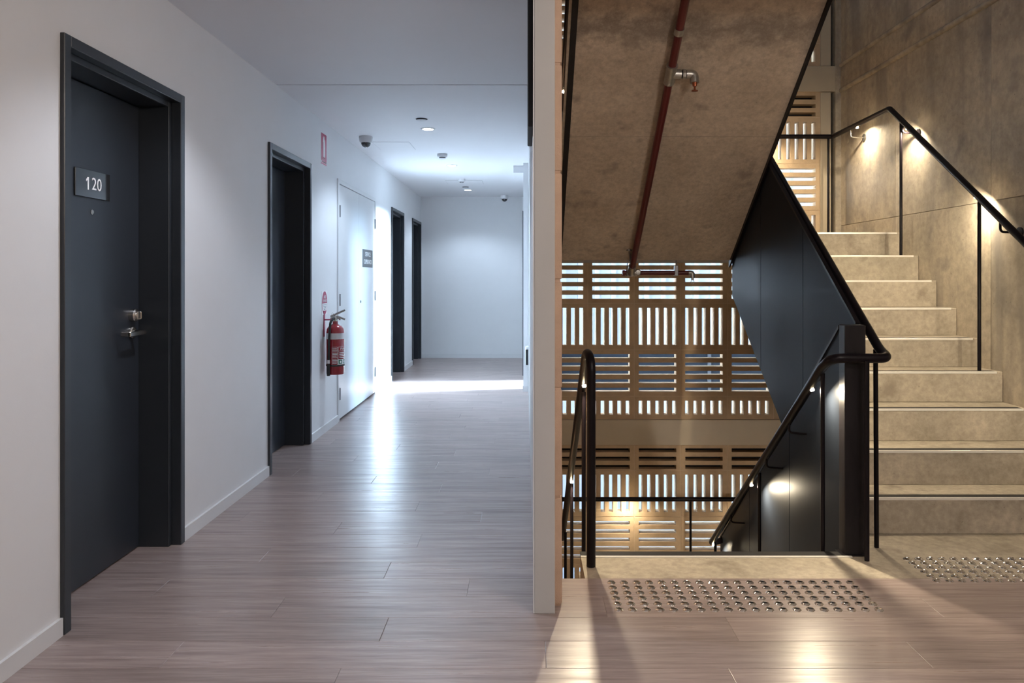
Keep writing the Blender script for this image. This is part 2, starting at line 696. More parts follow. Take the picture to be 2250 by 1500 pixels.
bs = MB()
yy = -3.0
for a, b in segs:
    bs.box(XL, XL + 0.012, yy, a - 0.002, 0, 0.062)
    yy = b + 0.002
bs.box(XL, XL + 0.012, yy, YE, 0, 0.062)
struct(bs, 'baseboard_left', SKIRT, 'white skirting board along the corridor wall')
bb = MB().box(XL + 0.012, -0.03, YE - 0.012, YE, 0, 0.062)
struct(bb, 'baseboard_end', SKIRT, 'white skirting board below the end wall')

struct(MB().box(-2.0, 0.25, YE, YE + 0.2, -0.2, 2.7), 'wall_end', WHITE, 'white wall closing the far end of the corridor')

# ------------------------------------------------------------------ ceilings
struct(MB().box(-2.0, 0.10, -3, 4.908, CE, CE + 0.1), 'ceiling', CEIL, 'white corridor ceiling nearest the camera')
struct(MB().box(-2.0, 0.10, 4.924, 6.9, CE, CE + 0.1).box(-2.0, 0.25, 6.9, 12, CE, CE + 0.1), 'ceiling', CEIL, 'white corridor ceiling beyond the shadow line')
struct(MB().box(-2.0, 0.10, 4.8, 5.0, CE + 0.1, CE + 0.12), 'ceiling', GAPBLK, 'dark backing over the ceiling shadow line')
struct(MB().box(0.10, XR, -3, 2.87, CE, CE + 0.1).box(0.14, XR, 2.87, 3.06, CE, CE + 0.1), 'ceiling', CEIL, 'white lobby ceiling in front of the stairs')

# ------------------------------------------------------------------ dividing block wall and its end
dw = empty('wall_divider', (0.09, 2.86, 0), 'pink masonry block wall between corridor and stairs', kind='structure')
MB().box(0.050, 0.132, 2.87, 6.9, -3.3, 5.7).box(0.050, 0.132, .3, 2.87, -3.3, -.22).build('core', BLOCK, dw, False)
MB().box(0.034, 0.050, 2.87, 6.66, 0, CE).build('corridor_lining', WHITE, dw, False)
blk = MB().bbox(-0.044, 0.044, -0.21, 0.21, -0.1985, 0.1985, 0.006, 2).mesh('block', BLOCK)
zc = 0.0 + 0.2
for k in range(-4, 13):
    z = 0.005 + 0.2 + k * 0.406
    link('block', blk, (0.094, 3.075, z), dw)
    if -2 <= k <= 8:
        for c in range(1, 9):
            link('block', blk, (0.094, 3.075 + c * .426, z), dw)
tr = MB().bbox(0.034, 0.109, 2.80, 2.864, 0, CE, 0.0015)
struct(tr, 'trim_1', ENDTRIM, 'pale grey square end post capping the block wall')
tr = MB().box(0.029, 0.034, 2.803, 2.86, 0, CE)
struct(tr, 'trim_2', SKIRT, 'thin white edge bead beside the end post')

pn = empty('wall_panel', (0.02, 2.9, 1.80), 'slim black panel fixed high on the corridor face of the block wall', 'wall panel')
MB().bbox(0.010, 0.030, 2.88, 3.32, 1.80, 2.465, 0.003).build('panel_body', GAPBLK, pn)
MB().bbox(0.0285, 0.0338, 2.90, 3.30, 1.84, 2.44, 0.001).build('mounting_plate', DULLSTEEL, pn)

# corridor right-hand side beyond the stairs
wr = MB().box(0.034, 0.25, 6.66, 7.30, 0, CE).box(0.034, 0.25, 7.30, 8.0, 2.2, CE).box(0.034, 0.25, 8.0, 8.26, 0, CE)
wr.box(-0.02, 0.25, 8.26, 8.47, 0, CE).box(-0.02, 0.25, 8.47, 9.28, 2.25, CE).box(-0.02, 0.25, 9.28, YE, 0, CE)
struct(wr, 'wall_right', WHITE, 'white far corridor wall with tall windows, past the block wall')
sb = MB().box(-0.026, 0.036, 8.249, 8.26, 0, 0.062)
struct(sb, 'baseboard_right', SKIRT, 'short skirting under the projecting wall stub')
bhd = MB().box(-0.13, -0.02, 8.46, 8.58, 2.39, CE).box(-0.13, -0.02, 8.58, 9.28, 2.43, CE)
struct(bhd, 'trim_3', WHITE, 'small white blind box at the ceiling above the window')
for i, (a, b, x, mt, h) in enumerate([(8.47, 9.28, 0.20, GLASS, 2.25), (7.30, 8.0, 0.20, TINT, 2.2)]):
    w = empty('window_%d' % (i + 1), (x, (a + b) / 2, 0), None, None, None, 'structure')
    w['label'] = ['tall clear window flooding the corridor with daylight', 'tall tinted window beside the wall stub'][i]
    fr = MB().box(x, x + .05, a, a + .04, 0, h).box(x, x + .05, b - .04, b, 0, h)
    fr.box(x, x + .05, a + .04, b - .04, 0, .04).box(x, x + .05, a + .04, b - .04, h - .04, h)
    fr.build('window_frame', DULLSTEEL, w, False)
    MB().box(x + .02, x + .026, a + .04, b - .04, .04, h - .04).build('pane', mt, w, False)

# door frame edge of a door on the far right wall
struct(MB().bbox(-0.034, -0.02, 9.60, 10.5, 0, 2.07, 0.002), 'trim_4', FRAMEPAINT, 'dark frame edge on the far right wall')

fx = empty('wall_fixture', (0.01, 8.26, 0.40), 'small rounded white and black fixture low on the wall stub', 'wall fixture')
MB().bbox(0.000, 0.16, 8.20, 8.26, 0.29, 0.50, 0.02, 3).build('casing', PLASTW, fx)
MB().bbox(0.004, 0.15, 8.188, 8.204, 0.295, 0.462, 0.007, 2).build('front_grille', RUBBER, fx)

# ------------------------------------------------------------------ doors
LEAFX = -1.765


def dark_door(n, a, b, label, full, lock_far=True):
    d = empty('door_%d' % n, (XL, (a + b) / 2, 0), label, None, None, 'structure')
    fx0 = XL + 0.016
    # frame: jambs and head, each with outer reveal, rebate step and inner reveal
    for side in (0, 1):
        s = 1 if side == 0 else -1
        e = a if side == 0 else b
        ys = lambda t: e + s * t
        j = MB()
        for (xa, xb, ta, tb) in ((fx0 - 0.044, fx0, 0, 0.040), (LEAFX - 0.05, fx0 - 0.044, 0.004, 0.066)):
            y0, y1_ = sorted((ys(ta), ys(tb)))
            j.bbox(xa, xb, y0, y1_, 0, 2.075 - (0.0 if xa > -1.7 else 0.004), 0.0025)
        j.build('door_jamb', FRAMEPAINT, d)
    h = MB().bbox(fx0 - 0.044, fx0 - .0003, a + 0.0395, b - 0.0395, 2.035, 2.0748, 0.0025)
    h.bbox(LEAFX - 0.05, fx0 - 0.0442, a + 0.065, b - 0.065, 2.010, 2.070, 0.0025)
    h.build('door_head', FRAMEPAINT, d)
    leaf = MB().bbox(LEAFX - 0.04, LEAFX, a + 0.068, b - 0.068, 0.006, 2.007, 0.002).build('door_leaf', DOORPAINT, d)
    ORG[leaf.name] = ORG[d.name]
    # hardware
    yh = b - 0.135 if lock_far else a + 0.135
    sg_ = -1 if lock_far else 1
    zb = 1.062
    k = MB().lathe([(0.029, 0), (0.029, 0.022), (0.025, 0.026), (0, 0.026)], (LEAFX, yh, zb), 24, 'x')
    db = k.build('deadbolt', STEEL, leaf)
    db['label'] = 'round satin steel deadbolt with thumb turn'
    t = MB().bbox(LEAFX + .026, LEAFX + .048, yh - .006, yh + .006, zb - .017, zb + .017, .003)
    t.add(*(lambda q: (q.v, q.f))(MB().cyl((LEAFX + .02, yh, zb), (LEAFX + .03, yh, zb), .012)))
    t.build('thumb_turn', STEEL, leaf)
    zh = 0.985
    k = MB().lathe([(0.027, 0), (0.027, 0.010), (0.023, 0.014), (0.011, 0.016), (0.011, 0.055), (0, 0.055)], (LEAFX, yh, zh), 24, 'x')
    k.build('handle_rose', STEEL, leaf)
    ya_, yb_ = sorted((yh + sg_ * .125, yh - sg_ * .012))
    yc_, yd_ = sorted((yh + sg_ * .125, yh + sg_ * .117))
    lv = MB().bbox(LEAFX + .050, LEAFX + .062, ya_, yb_, zh - .011, zh + .011, .003)
    lv.bbox(LEAFX + .020, LEAFX + .060, yc_, yd_, zh - .011, zh + .011, .002)
    lv.build('lever_handle', STEEL, leaf)
    if full:
        p = MB().lathe([(0.011, 0), (0.011, 0.004), (0.007, 0.006), (0, 0.004)], (LEAFX, 3.112, 1.497), 16, 'x')
        p.build('peephole', STEEL, leaf)
    return d


dark_door(1, *DOORS[0], 'dark charcoal door nearest the camera, numbered 120', True)
dark_door(2, *DOORS[1], 'second dark charcoal door, just before the fire extinguisher', False, False)
dark_door(4, *DOORS[2], 'dark door right after the bright daylit stretch of wall', False, False)
dark_door(5, *DOORS[3], 'farthest dark door, next to the end wall', False, False)

sg = empty('door_number_sign', (LEAFX, 3.11, 1.55), 'glossy black number plate reading 120 on the nearest door', 'sign')
MB().bbox(LEAFX + .0003, LEAFX + .007, 2.988, 3.238, 1.553, 1.665, 0.0015).build('sign_plate', SIGNBLK, sg)
text_part('20', 0.072, 'digits', LETTER, sg, (LEAFX + .0078, 3.136, 1.609), width=0.070)
MB().prism_x([(3.079, 1.6345), (3.071, 1.6345), (3.061, 1.6245), (3.061, 1.6165), (3.071, 1.6235), (3.071, 1.584), (3.079, 1.584)],
             LEAFX + .0072, LEAFX + .0081).build('digits', LETTER, sg, False)
for dy, zz in ((4.75, 1), ):
    s2 = empty('door_number_sign', (LEAFX, 5.0, 1.55), 'small black plate on the second dark door, half hidden by its frame', 'sign')
    MB().bbox(LEAFX + .0003, LEAFX + .007, 4.975, 5.225, 1.553, 1.665, 0.0015).build('sign_plate', SIGNBLK, s2)

# service cupboard
cb = empty('door_3', (XL, 7.32, 0), 'pair of flush white service cupboard doors', None, None, 'structure')
a, b = CUP
f = MB().bbox(XL - .10, XL + .012, a, a + .045, 0, 2.075, .002).bbox(XL - .10, XL + .012, b - .035, b, 0, 2.075, .002)
f.bbox(XL - .10, XL + .0115, a + .044, b - .034, 2.036, 2.0748, .002)
f.build('cupboard_frame', CUPB, cb)
MB().box(XL - .12, XL - .10, a, b, 0, 2.06).build('cupboard_back', GAPBLK, cb, False)
mid = (a + .045 + b - .035) / 2
for k, (p, q) in enumerate(((a + .048, mid - .0015), (mid + .0015, b - .038))):
    lf = MB().bbox(XL - .035, XL + .006, p, q, .018, 2.032, .0015).build('cupboard_leaf', CUPB, cb)
    ORG[lf.name] = ORG[cb.name]
    he = p - 0.003 if k == 0 else q + 0.003
    for zz in (0.235, 1.04, 1.80):
        hm = MB().cyl((XL + .010, he, zz - .05), (XL + .010, he, zz + .05), .012, 10)
        hm.box(XL + .005, XL + .0085, min(he, he + (.03 if k == 0 else -.03)), max(he, he + (.03 if k == 0 else -.03)), zz - .05, zz + .05)
        hm.build('hinge', DULLSTEEL, lf)
    if k == 1:
        MB().lathe([(.012, 0), (.012, .008), (.008, .010), (0, .010)], (XL + .006, p + .06, 1.0), 14, 'x').build('key_lock', DULLSTEEL, lf)
ss = empty('cupboard_sign', (XL, 7.73, 1.33), 'dark grey sign reading SERVICE CUPBOARDS on the white doors', 'sign')
MB().bbox(XL + .0063, XL + .010, 7.49, 7.965, 1.335, 1.512, .001).build('sign_plate', SIGNGREY, ss)
text_part('SERVICE', 0.062, 'lettering', LETTER, ss, (XL + .0108, 7.73, 1.463), width=0.26)
text_part('CUPBOARDS', 0.062, 'lettering', LETTER, ss, (XL + .0108, 7.73, 1.388), width=0.38)

# ------------------------------------------------------------------ fire extinguisher and its signs
ey, ex, ez = 6.08, XL + 0.090, 0.462
E = empty('fire_extinguisher', (ex, ey, ez), 'red fire extinguisher with white band hanging beside the cupboard', 'fire extinguisher')
MB().lathe([(0, .004), (.066, .004), (.070, .010), (.070, .335), (.066, .362), (.052, .384), (.030, .397), (.022, .402), (.020, .425), (0, .425)],
           (ex, ey, ez), 32).build('cylinder', EXRED, E, angle=50)
MB().lathe([(.0703, .283), (.0712, .283), (.0712, .330), (.0703, .330)], (ex, ey, ez), 32).build('silver_band', SILVERBAND, E)
MB().lathe([(.0703, .070), (.0725, .070), (.0725, .082), (.0703, .082)], (ex, ey, ez), 32).build('strap', RUBBER, E)
v = MB().lathe([(.019, .420), (.021, .424), (.021, .436), (.016, .440), (.016, .462), (.010, .468), (0, .468)], (ex, ey, ez), 16)
v.cyl((ex - .03, ey, ez + .45), (ex + .03, ey, ez + .45), .009, 10)
v.cyl((ex, ey - .04, ez + .448), (ex, ey + .03, ez + .448), .008, 10)
v.build('valve', STEEL, E)
MB().lathe([(.014, 0), (.014, .01), (.010, .013), (0, .013)], (ex + .028, ey + .008, ez + .444), 14, 'x').build('pressure_gauge', STEEL, E)
for q in (0, 1):
    hd = MB()
    z0, z1 = (.462, .515) if q else (.448, .440)
    hd.tube([(ex - .035, ey - .02, ez + z0), (ex + .02, ey + .0, ez + z0 + .012 * (1 + q)), (ex + .075, ey + .01, ez + z1 - .004)], .008, 8,
            radii=[.006, .009, .008])
    hd.build('squeeze_lever', STEEL, E)
MB().tube([(ex - .02, ey - .012 + .03 * math.sin(t), ez + .475 + .016 * math.cos(t)) for t in [i * .628 for i in range(11)]], .0016, 6).build('safety_pin', STEEL, E)
hose = fillet([(ex, ey - .035, ez + .448), (ex - .02, ey - .072, ez + .425), (ex - .028, ey - .082, ez + .30), (ex - .034, ey - .079, ez + .02), (ex - .034, ey - .079, ez - .002)], .04)
MB().tube(hose, .0095, 10).build('hose', RUBBER, E)
MB().cyl((ex - .034, ey - .079, ez + .0), (ex - .034, ey - .079, ez + .085), .0135, 12).build('nozzle', RUBBER, E)
MB().cyl((ex - .034, ey - .079, ez + .095), (ex - .034, ey - .079, ez + .122), .0125, 12).build('hose_clip', SILVERBAND, E)


def curved(a0, a1, z0, z1, r, n=8):
    mb = MB()
    vs = []
    for i in range(n + 1):
        t = math.radians(a0 + (a1 - a0) * i / n)
        for rr, zz in ((r, z0), (r, z1)):
            vs.append((ex + rr * math.cos(t), ey + rr * math.sin(t), ez + zz))
    return mb.add(vs, [(2 * i, 2 * i + 2, 2 * i + 3, 2 * i + 1) for i in range(n)])


# label prints, wrapped on the cylinder (angle 0 faces the corridor, -90 faces the camera)
lab = MB()
for (a0, a1, z0, z1) in ((-58, 40, .222, .2235), (-58, 40, .190, .1915), (-58, -56.5, .128, .222), (-98, -62, .222, .2235), (-98, -62, .062 + .02, .0835), (-63.2, -62, .083, .222), (-98, -96.8, .083, .222)):
    lab.add(*(lambda q: (q.v, q.f))(curved(a0, a1, z0, z1, .0706)))
for i in range(11):
    lab.add(*(lambda q: (q.v, q.f))(curved(-94, -67 + (i * 7 % 5), .092 + i * .0115, .096 + i * .0115, .0706)))
for i in range(4):
    lab.add(*(lambda q: (q.v, q.f))(curved(-50, 20 - (i * 9 % 4) * 5, .136 + i * .0125, .141 + i * .0125, .0706)))
lab.build('label_print', LETTER, E)
MB().add(*(lambda q: (q.v, q.f))(curved(-60, 45, .084, .126, .0706, 12))).build('symbol_strip', SIGNWHITE, E)
for a0 in (-55, -20, 12):
    MB().add(*(lambda q: (q.v, q.f))(curved(a0, a0 + 28, .089, .121, .0709))).build('green_symbol', GREENTAG, E)
    MB().add(*(lambda q: (q.v, q.f))(curved(a0 + 8, a0 + 20, .096, .114, .0711))).build('symbol_mark', LETTER, E)
# lettering FIRE bent round the cylinder
tm = text_part('FIRE', 0.026, 'lettering', LETTER, E, (0, 0, 0), (1, 0, 0), (0, 0, 1), width=.075)
og = ORG[E.name]
for vtx in tm.data.vertices:
    p = vtx.co + og
    ang = math.radians(-12) + p.x / .0709
    vtx.co = Vector((ex + .0709 * math.cos(ang), ey + .0709 * math.sin(ang), ez + .206 + p.z)) - og
br = MB().box(XL, XL + .006, ey - .018, ey + .012, ez + .30, ez + .505)
br.cyl((XL + .005, ey - .010, ez + .435), (ex - .01, ey - .004, ez + .435), .006, 8)
br.build('wall_bracket', SIGNRED, E)

ls = empty('extinguisher_tag_sign', (XL, 6.09, .935), 'white wall tag with red oval reading ABE POWDER above the extinguisher', 'sign')
yc, zc = 6.09, 1.03
MB().bbox(XL, XL + .002, yc - .085, yc + .085, .935, 1.125, .0006).build('backing_plate', SIGNWHITE, ls)


def ellipse_plate(r0, r1, x0, x1, za=-9, zb=9):
    pts = [(yc + r0 * math.cos(t), min(max(zc + r1 * math.sin(t), zc + za), zc + zb)) for t in [2 * math.pi * i / 36 for i in range(36)]]
    return MB().prism_x(pts, x0, x1)


ellipse_plate(.078, .092, XL + .002, XL + .0028).build('red_oval', SIGNRED, ls)
ellipse_plate(.070, .083, XL + .0028, XL + .0034, -.062, -.004).build('white_field', SIGNWHITE, ls)
text_part('ABE', .034, 'lettering', LETTER, ls, (XL + .0040, yc, zc + .046), width=.06)
text_part('POWDER', .028, 'lettering', LETTER, ls, (XL + .0040, yc, zc + .016), width=.105)
for i in range(4):
    wv = .05 - .009 * i
    MB().box(XL + .0034, XL + .0038, yc - wv, yc + wv, zc - .018 - i * .012, zc - .0135 - i * .012).build('small_print', DULLSTEEL, ls, False)

fs_ = empty('fire_extinguisher_sign', (XL, 6.07, 2.125), 'tall red wall sign with white extinguisher symbol, above the extinguisher', 'sign')
MB().bbox(XL, XL + .002, 5.985, 6.155, 2.12, 2.375, .0006).build('sign_plate', SIGNWHITE, fs_)
MB().box(XL + .002, XL + .0026, 5.991, 6.149, 2.153, 2.370).build('red_field', SIGNRED, fs_, False)
MB().box(XL + .002, XL + .0026, 5.991, 6.149, 2.126, 2.138).build('red_strip', SIGNRED, fs_, False)
sy = 6.075
pts = [(sy - .026, 2.185), (sy + .026, 2.185), (sy + .026, 2.305), (sy + .02, 2.322), (sy + .008, 2.330), (sy + .008, 2.348), (sy - .014, 2.354), (sy - .03, 2.335), (sy - .034, 2.30), (sy - .026, 2.302)]
MB().prism_x(pts, XL + .0026, XL + .0031).build('extinguisher_symbol', LETTER, fs_, False)
text_part('FIRE', .016, 'lettering', LETTER, fs_, (XL + .0031, sy, 2.170), width=.05)
text_part('EXTINGUISHER', .014, 'lettering', SIGNRED, fs_, (XL + .0026, sy, 2.1455), width=.14)

# ------------------------------------------------------------------ ceiling fittings
COOL = (0.66, 0.82, 1.0)
for i, (yy, lab_, pw) in enumerate([(6.37, 'nearest visible recessed ceiling downlight, beside the sprinkler slot', 40),
                               (8.43, 'middle recessed ceiling downlight over the daylit floor', 40),
                               (10.79, 'farthest recessed ceiling downlight, near the end wall', 28),
                               (3.12, 'recessed ceiling downlight across from door 120', 30),
                               (0.6, 'recessed ceiling downlight behind the camera', 18)]):
    d = empty('downlight', (-0.81, yy, CE - .004), lab_, 'downlight', 'recessed downlights along the corridor ceiling')
    MB().lathe([(.046, -.001), (.046, -.005), (.060, -.004), (.062, 0), (.046, 0)], (-.81, yy, CE), 32).build('trim_ring', PLASTW, d)
    MB().lathe([(0, -.0015), (.046, -.0015), (.046, -.0035), (0, -.0035)], (-.81, yy, CE), 28).build('lens', DOWNL, d)
    sd = bpy.data.lights.new('downlight_lamp', 'SPOT')
    sd.energy = pw
    sd.color = COOL if yy > 5 else (0.86, 0.90, 1.0)
    sd.spot_size = math.radians(128)
    sd.spot_blend = 0.45
    sd.shadow_soft_size = 0.04
    so = bpy.data.objects.new('downlight_lamp', sd)
    COL.objects.link(so)
    so.parent = d
    so.location = (0, 0, -.012)
for yy, xx, zz, en, lab_ in ((1.0, 1.35, CE, 27, 'added round fill light, out of view in the lobby before the stairs'),
                             (-1.2, 1.85, CE, 29, 'added round fill light deeper in the lobby behind the camera'),
                             (2.2, 2.0, -.22, 40, 'added round fill light, out of view one storey below')):
    d = empty('added_fill_light', (xx, yy, zz - .07), lab_, 'added fill light', 'added fill lights on the lobby ceilings')  # out-of-view lamps added to brighten the stairwell
    MB().lathe([(.150, 0), (.155, -.012), (.150, -.02), (0, -.02), (0, 0)], (xx, yy, zz), 32).build('fill_light_base', PLASTW, d)
    MB().lathe([(.142, -.0202), (.135, -.040), (.105, -.058), (.055, -.068), (0, -.070)], (xx, yy, zz), 32).build('fill_light_diffuser', FILLOPAL, d)
    sd = bpy.data.lights.new('added_fill_lamp', 'POINT')
    sd.energy = en
    sd.color = (1.0, 0.89, 0.79)
    sd.shadow_soft_size = 0.10
    so = bpy.data.objects.new('added_fill_lamp', sd)
    COL.objects.link(so)
    so.parent = d
    so.location = (0, 0, -.115)


def dome_cam(x, y, label):
    c = empty('dome_camera', (x, y, CE - .12), label, 'security camera')
    MB().lathe([(.058, 0), (.060, -.012), (.056, -.046), (.050, -.054), (.040, -.056), (.040, 0)], (x, y, CE), 28).build('camera_base', PLASTW, c)
    prof = [(.042 * math.cos(t), -.056 - .042 * math.sin(t)) for t in [i * math.pi / 2 / 8 for i in range(8)]] + [(0, -.098)]
    MB().lathe(prof, (x, y, CE), 28).build('camera_dome', DOMEBLK, c)


dome_cam(-1.40, 6.72, 'white dome camera with black bubble near the left wall')
dome_cam(-0.31, 11.50, 'small dome camera at the ceiling by the end wall')


def detector(x, y, label, big=True):
    c = empty('smoke_detector', (x, y, CE - .06), label, 'smoke detector')
    k = 1.0 if big else .8
    MB().lathe([(.052 * k, 0), (.052 * k, -.024), (.046 * k, -.030), (.034 * k, -.032), (.034 * k, 0)], (x, y, CE), 26).build('detector_base', PLASTW, c)
    MB().lathe([(.030 * k, -.032), (.030 * k, -.046), (.022 * k, -.050), (0, -.050)], (x, y, CE), 22).build('sensor_cap', PLASTW, c)
    MB().lathe([(.031 * k, -.036), (.0318 * k, -.038), (.0318 * k, -.043), (.031 * k, -.044)], (x, y, CE), 22).build('dark_slot', RUBBER, c)


detector(-.83, 7.66, 'round white smoke detector between the first two downlights')
detector(-.80, 9.62, 'round white smoke detector beyond the middle downlight', False)
sp = empty('ceiling_sprinkler', (-.81, 5.98, CE - .01), 'flush ceiling sprinkler cap with dark slot before the nearest downlight', 'sprinkler')
MB().lathe([(0, -.003), (.044, -.003), (.047, 0), (0, 0)], (-.81, 5.98, CE), 26).build('dark_recess', RUBBER, sp)
MB().lathe([(0, -.013), (.038, -.013), (.040, -.010), (.038, -.0095), (0, -.0095)], (-.81, 5.965, CE), 26).build('cover_plate', PLASTW, sp)
sp = empty('ceiling_sprinkler', (-.815, 10.45, CE - .01), 'flush ceiling sprinkler cap before the farthest downlight', 'sprinkler')
MB().lathe([(0, -.003), (.044, -.003), (.047, 0), (0, 0)], (-.815, 10.45, CE), 26).build('dark_recess', RUBBER, sp)
MB().lathe([(0, -.013), (.038, -.013), (.040, -.010), (.038, -.0095), (0, -.0095)], (-.815, 10.44, CE), 26).build('cover_plate', PLASTW, sp)
for (x0, x1, y0, y1, lab_) in ((-1.40, -1.06, 6.98, 7.40, 'square flush access hatch in the ceiling beside the dome camera'),
                              (-1.02, -.55, 9.75, 10.12, 'square flush access hatch near the farthest downlight')):
    hc = empty('access_hatch', ((x0 + x1) / 2, (y0 + y1) / 2, CE - .002), lab_, 'hatch')
    MB().box(x0, x1, y0, y1, CE - .0012, CE - .0002).build('hatch_surround', DULLSTEEL, hc, False)
    MB().box(x0 + .0025, x1 - .0025, y0 + .004, y1 - .004, CE - .0022, CE - .001).build('hatch_panel', CEIL, hc, False)

# ------------------------------------------------------------------ stairwell shell
RW = empty('wall_stair', (XR + .08, 2, 0), 'cast concrete side wall of the stairwell with formwork joints', kind='structure')
MB().box(XR + .009, XR + .17, -3, 6.95, -3.4, 5.8).build('wall_core', CONCW, RW, False)
ycol = [-3, -1.3, -.14, 1.02, 2.18, 3.33, 4.49, 5.65, 6.66]
zrow = [(-3.3, -1.40), (-1.40, -.215), (-.21, 0.0), (0.0, 1.68), (1.68, 2.845), (3.075, 4.4), (4.4, 5.8)]
for i in range(len(ycol) - 1):
    for z0, z1 in zrow:
        MB().bbox(XR, XR + .01, ycol[i] + .002, ycol[i + 1] - .002, z0 + .0018, z1 - .0018, .002).build('formed_panel', CONCW, RW)
MB().bbox(XR - .004, XR + .01, -3, 6.66, 2.85, 3.07, .003, 2).build('slab_band', CONCW, RW)
for zz in (2.85, 3.07):
    MB().tube([(XR + .002, -3, zz), (XR + .002, 6.66, zz)], .021, 12).build('grout_ridge', CONCW, RW)
for (yy, zz) in ((5.32, 2.36), (6.36, 2.65), (5.88, 2.36), (6.48, 2.39), (4.62, 1.60), (6.3, 1.62), (5.15, 2.2), (4.15, 2.35), (4.15, 1.2), (4.05, .95), (5.0, 3.3)):
    MB().lathe([(0, 0), (.019, 0), (.021, .001), (.021, .004), (0, .004)], (XR - .0008, yy, zz), 18, 'x').build('tie_plug', CONCW, RW)

struct(MB().box(.05, XR + .17, -3.2, -3.0, -.3, 6), 'wall_back', WHITE, 'white lobby wall behind the camera')
struct(MB().box(-2.0, .05, -3.2, -3.0, -.3, 3), 'wall_back', WHITE, 'white corridor wall behind the camera')
struct(MB().box(.05, XR + .17, -3, 6.95, 5.75, 5.9), 'ceiling', CEIL, 'stairwell ceiling high above')
struct(MB().box(.14, XR, -3, 3.40, 2.85, FF), 'floor', CONC, 'concrete slab of the storey above')
struct(MB().box(.14, XR, 2.98, 3.06, CE + .1, 2.85), 'trim_5', WHITE, 'bulkhead above the lobby ceiling edge')
struct(MB().box(.14, XR, .4, .5, FF, 5.75), 'wall_upper', WHITE, 'lobby wall of the storey above')
struct(MB().box(.05, XR + .17, .3, .42, -3.4, -.22), 'wall_lower', CONCW, 'concrete wall below the lobby slab')
struct(MB().box(.05, XR + .17, .3, 6.95, -3.5, -3.3), 'floor', CONC, 'concrete floor at the foot of the stairwell')

# ------------------------------------------------------------------ breeze block screens
MOD = 0.404


def breeze_mesh(h, vertical, slots):
    """One slotted block, front at y=0, origin at lower left corner, joint gap included."""
    w = MOD - .006
    hh = h - .006
    D = .09
    mb = MB()
    m = .036
    if vertical:
        pitch = (w - 2 * m + .038) / 5
        mb.box(0, w, 0, D, 0, m).box(0, w, 0, D, hh - m, hh)
        xs = [(0, m)]
        x = m
        for i in range(4):
            xs.append((x + pitch - .038, x + pitch))
            x += pitch
        xs.append((w - m, w))
        for a_, b_ in xs:
            mb.box(a_, b_, 0.001 if 0 < a_ < w - m else 0, D, m, hh - m)
    else:
        mb.box(0, m, 0, D, 0, hh).box(w - m, w, 0, D, 0, hh)
        pitch = .0728
        if slots == 5:
            z = m
        else:
            z = hh - m - slots * pitch + .038
        mb.box(m, w - m, 0, D, 0, z)
        for i in range(slots):
            top = z + pitch - .038
            nxt = z + pitch if i < slots - 1 else hh
            mb.box(m, w - m, 0.001 if i < slots - 1 else 0, D, top, nxt)
            z = nxt
    return mb.mesh('breeze_block', BREEZE, smooth=False)


BV = breeze_mesh(MOD, True, 5)
BH = breeze_mesh(MOD, False, 5)
BVH = breeze_mesh(.200, True, 5)
BHC = breeze_mesh(.229, False, 3)
X0 = 2.565 - 6 * MOD


def screen(z0, rows, label):
    s = empty('wall_screen', (1.35, YB, z0), label, kind='structure')
    z = z0
    for kind_ in rows:
        me, h = {'v': (BVH, .200), 'H': (BH, MOD), 'V': (BV, MOD), 'h': (BHC, .229)}[kind_]
        for c in range(6):
            link('breeze_block', me, (X0 + c * MOD + .003, YB, z + .003), s)
        z += h
    # recessed mortar joints
    mj = MB()
    for c in range(7):
        mj.box(X0 + c * MOD - .004, X0 + c * MOD + .004, YB + .004, YB + .085, z0, z)
    zz = z0
    for kind_ in rows:
        mj.box(X0, 2.565, YB + .0045, YB + .0845, zz - .0035, zz + .0035)
        zz += {'v': .200, 'H': MOD, 'V': MOD, 'h': .229}[kind_]
    mj.build('mortar_joint', MORTAR, s, False)
    return z


for z0, label in ((0.0, 'sand breeze block screen between floor level and upper beam'),
                  (-FF, 'sand breeze block screen below floor level, lit warm'),
                  (FF, 'sand breeze block screen above the upper beam')):
    zt = screen(z0, 'vHVHVHVh', label) if z0 < 3 else screen(z0, 'vHVHVH', label)
for z0, label in ((0.0, 'beige steel beam at floor level across the block screen'), (FF, 'beige steel beam high across the block screen'),
                  (-FF, 'beige steel beam at the foot of the block screen')):
    struct(MB().bbox(X0 - .01, 2.690, YB - .02, YB + .13, z0 - .222, z0 - .002, .003), 'trim_6', BEAMST, label)
    struct(MB().box(X0, 2.567, YB + .095, YB + .12, z0 - .46, z0 - .223), 'trim_11', GAPBLK, 'dark flashing behind the top course of the block screen')
for z0, z1, label in ((.0, FF - .226, 'beige steel jamb post beside the middle block screen'), (-FF, -.226, 'beige steel jamb post beside the lower block screen'),
                      (FF, 5.7, 'beige steel jamb post beside the upper block screen')):
    struct(MB().bbox(2.567, 2.655, YB - .012, YB + .12, z0, z1, .003), 'trim_7', BEAMST, label)
    struct(MB().box(2.655, 2.685, YB + .06, YB + .12, z0, z1), 'trim_8', GAPBLK, 'dark slot between jamb post and concrete nib')
struct(MB().bbox(2.688, XR + .02, YB - .03, YB + .15, -3.3, 5.7, .004), 'trim_9', CONCW, 'concrete nib closing the block screen at the corner')
struct(MB().box(.05, XR + .17, YB, YB + .15, 5.6, 5.9), 'trim_10', CONCW, 'concrete lintel above the block screens')

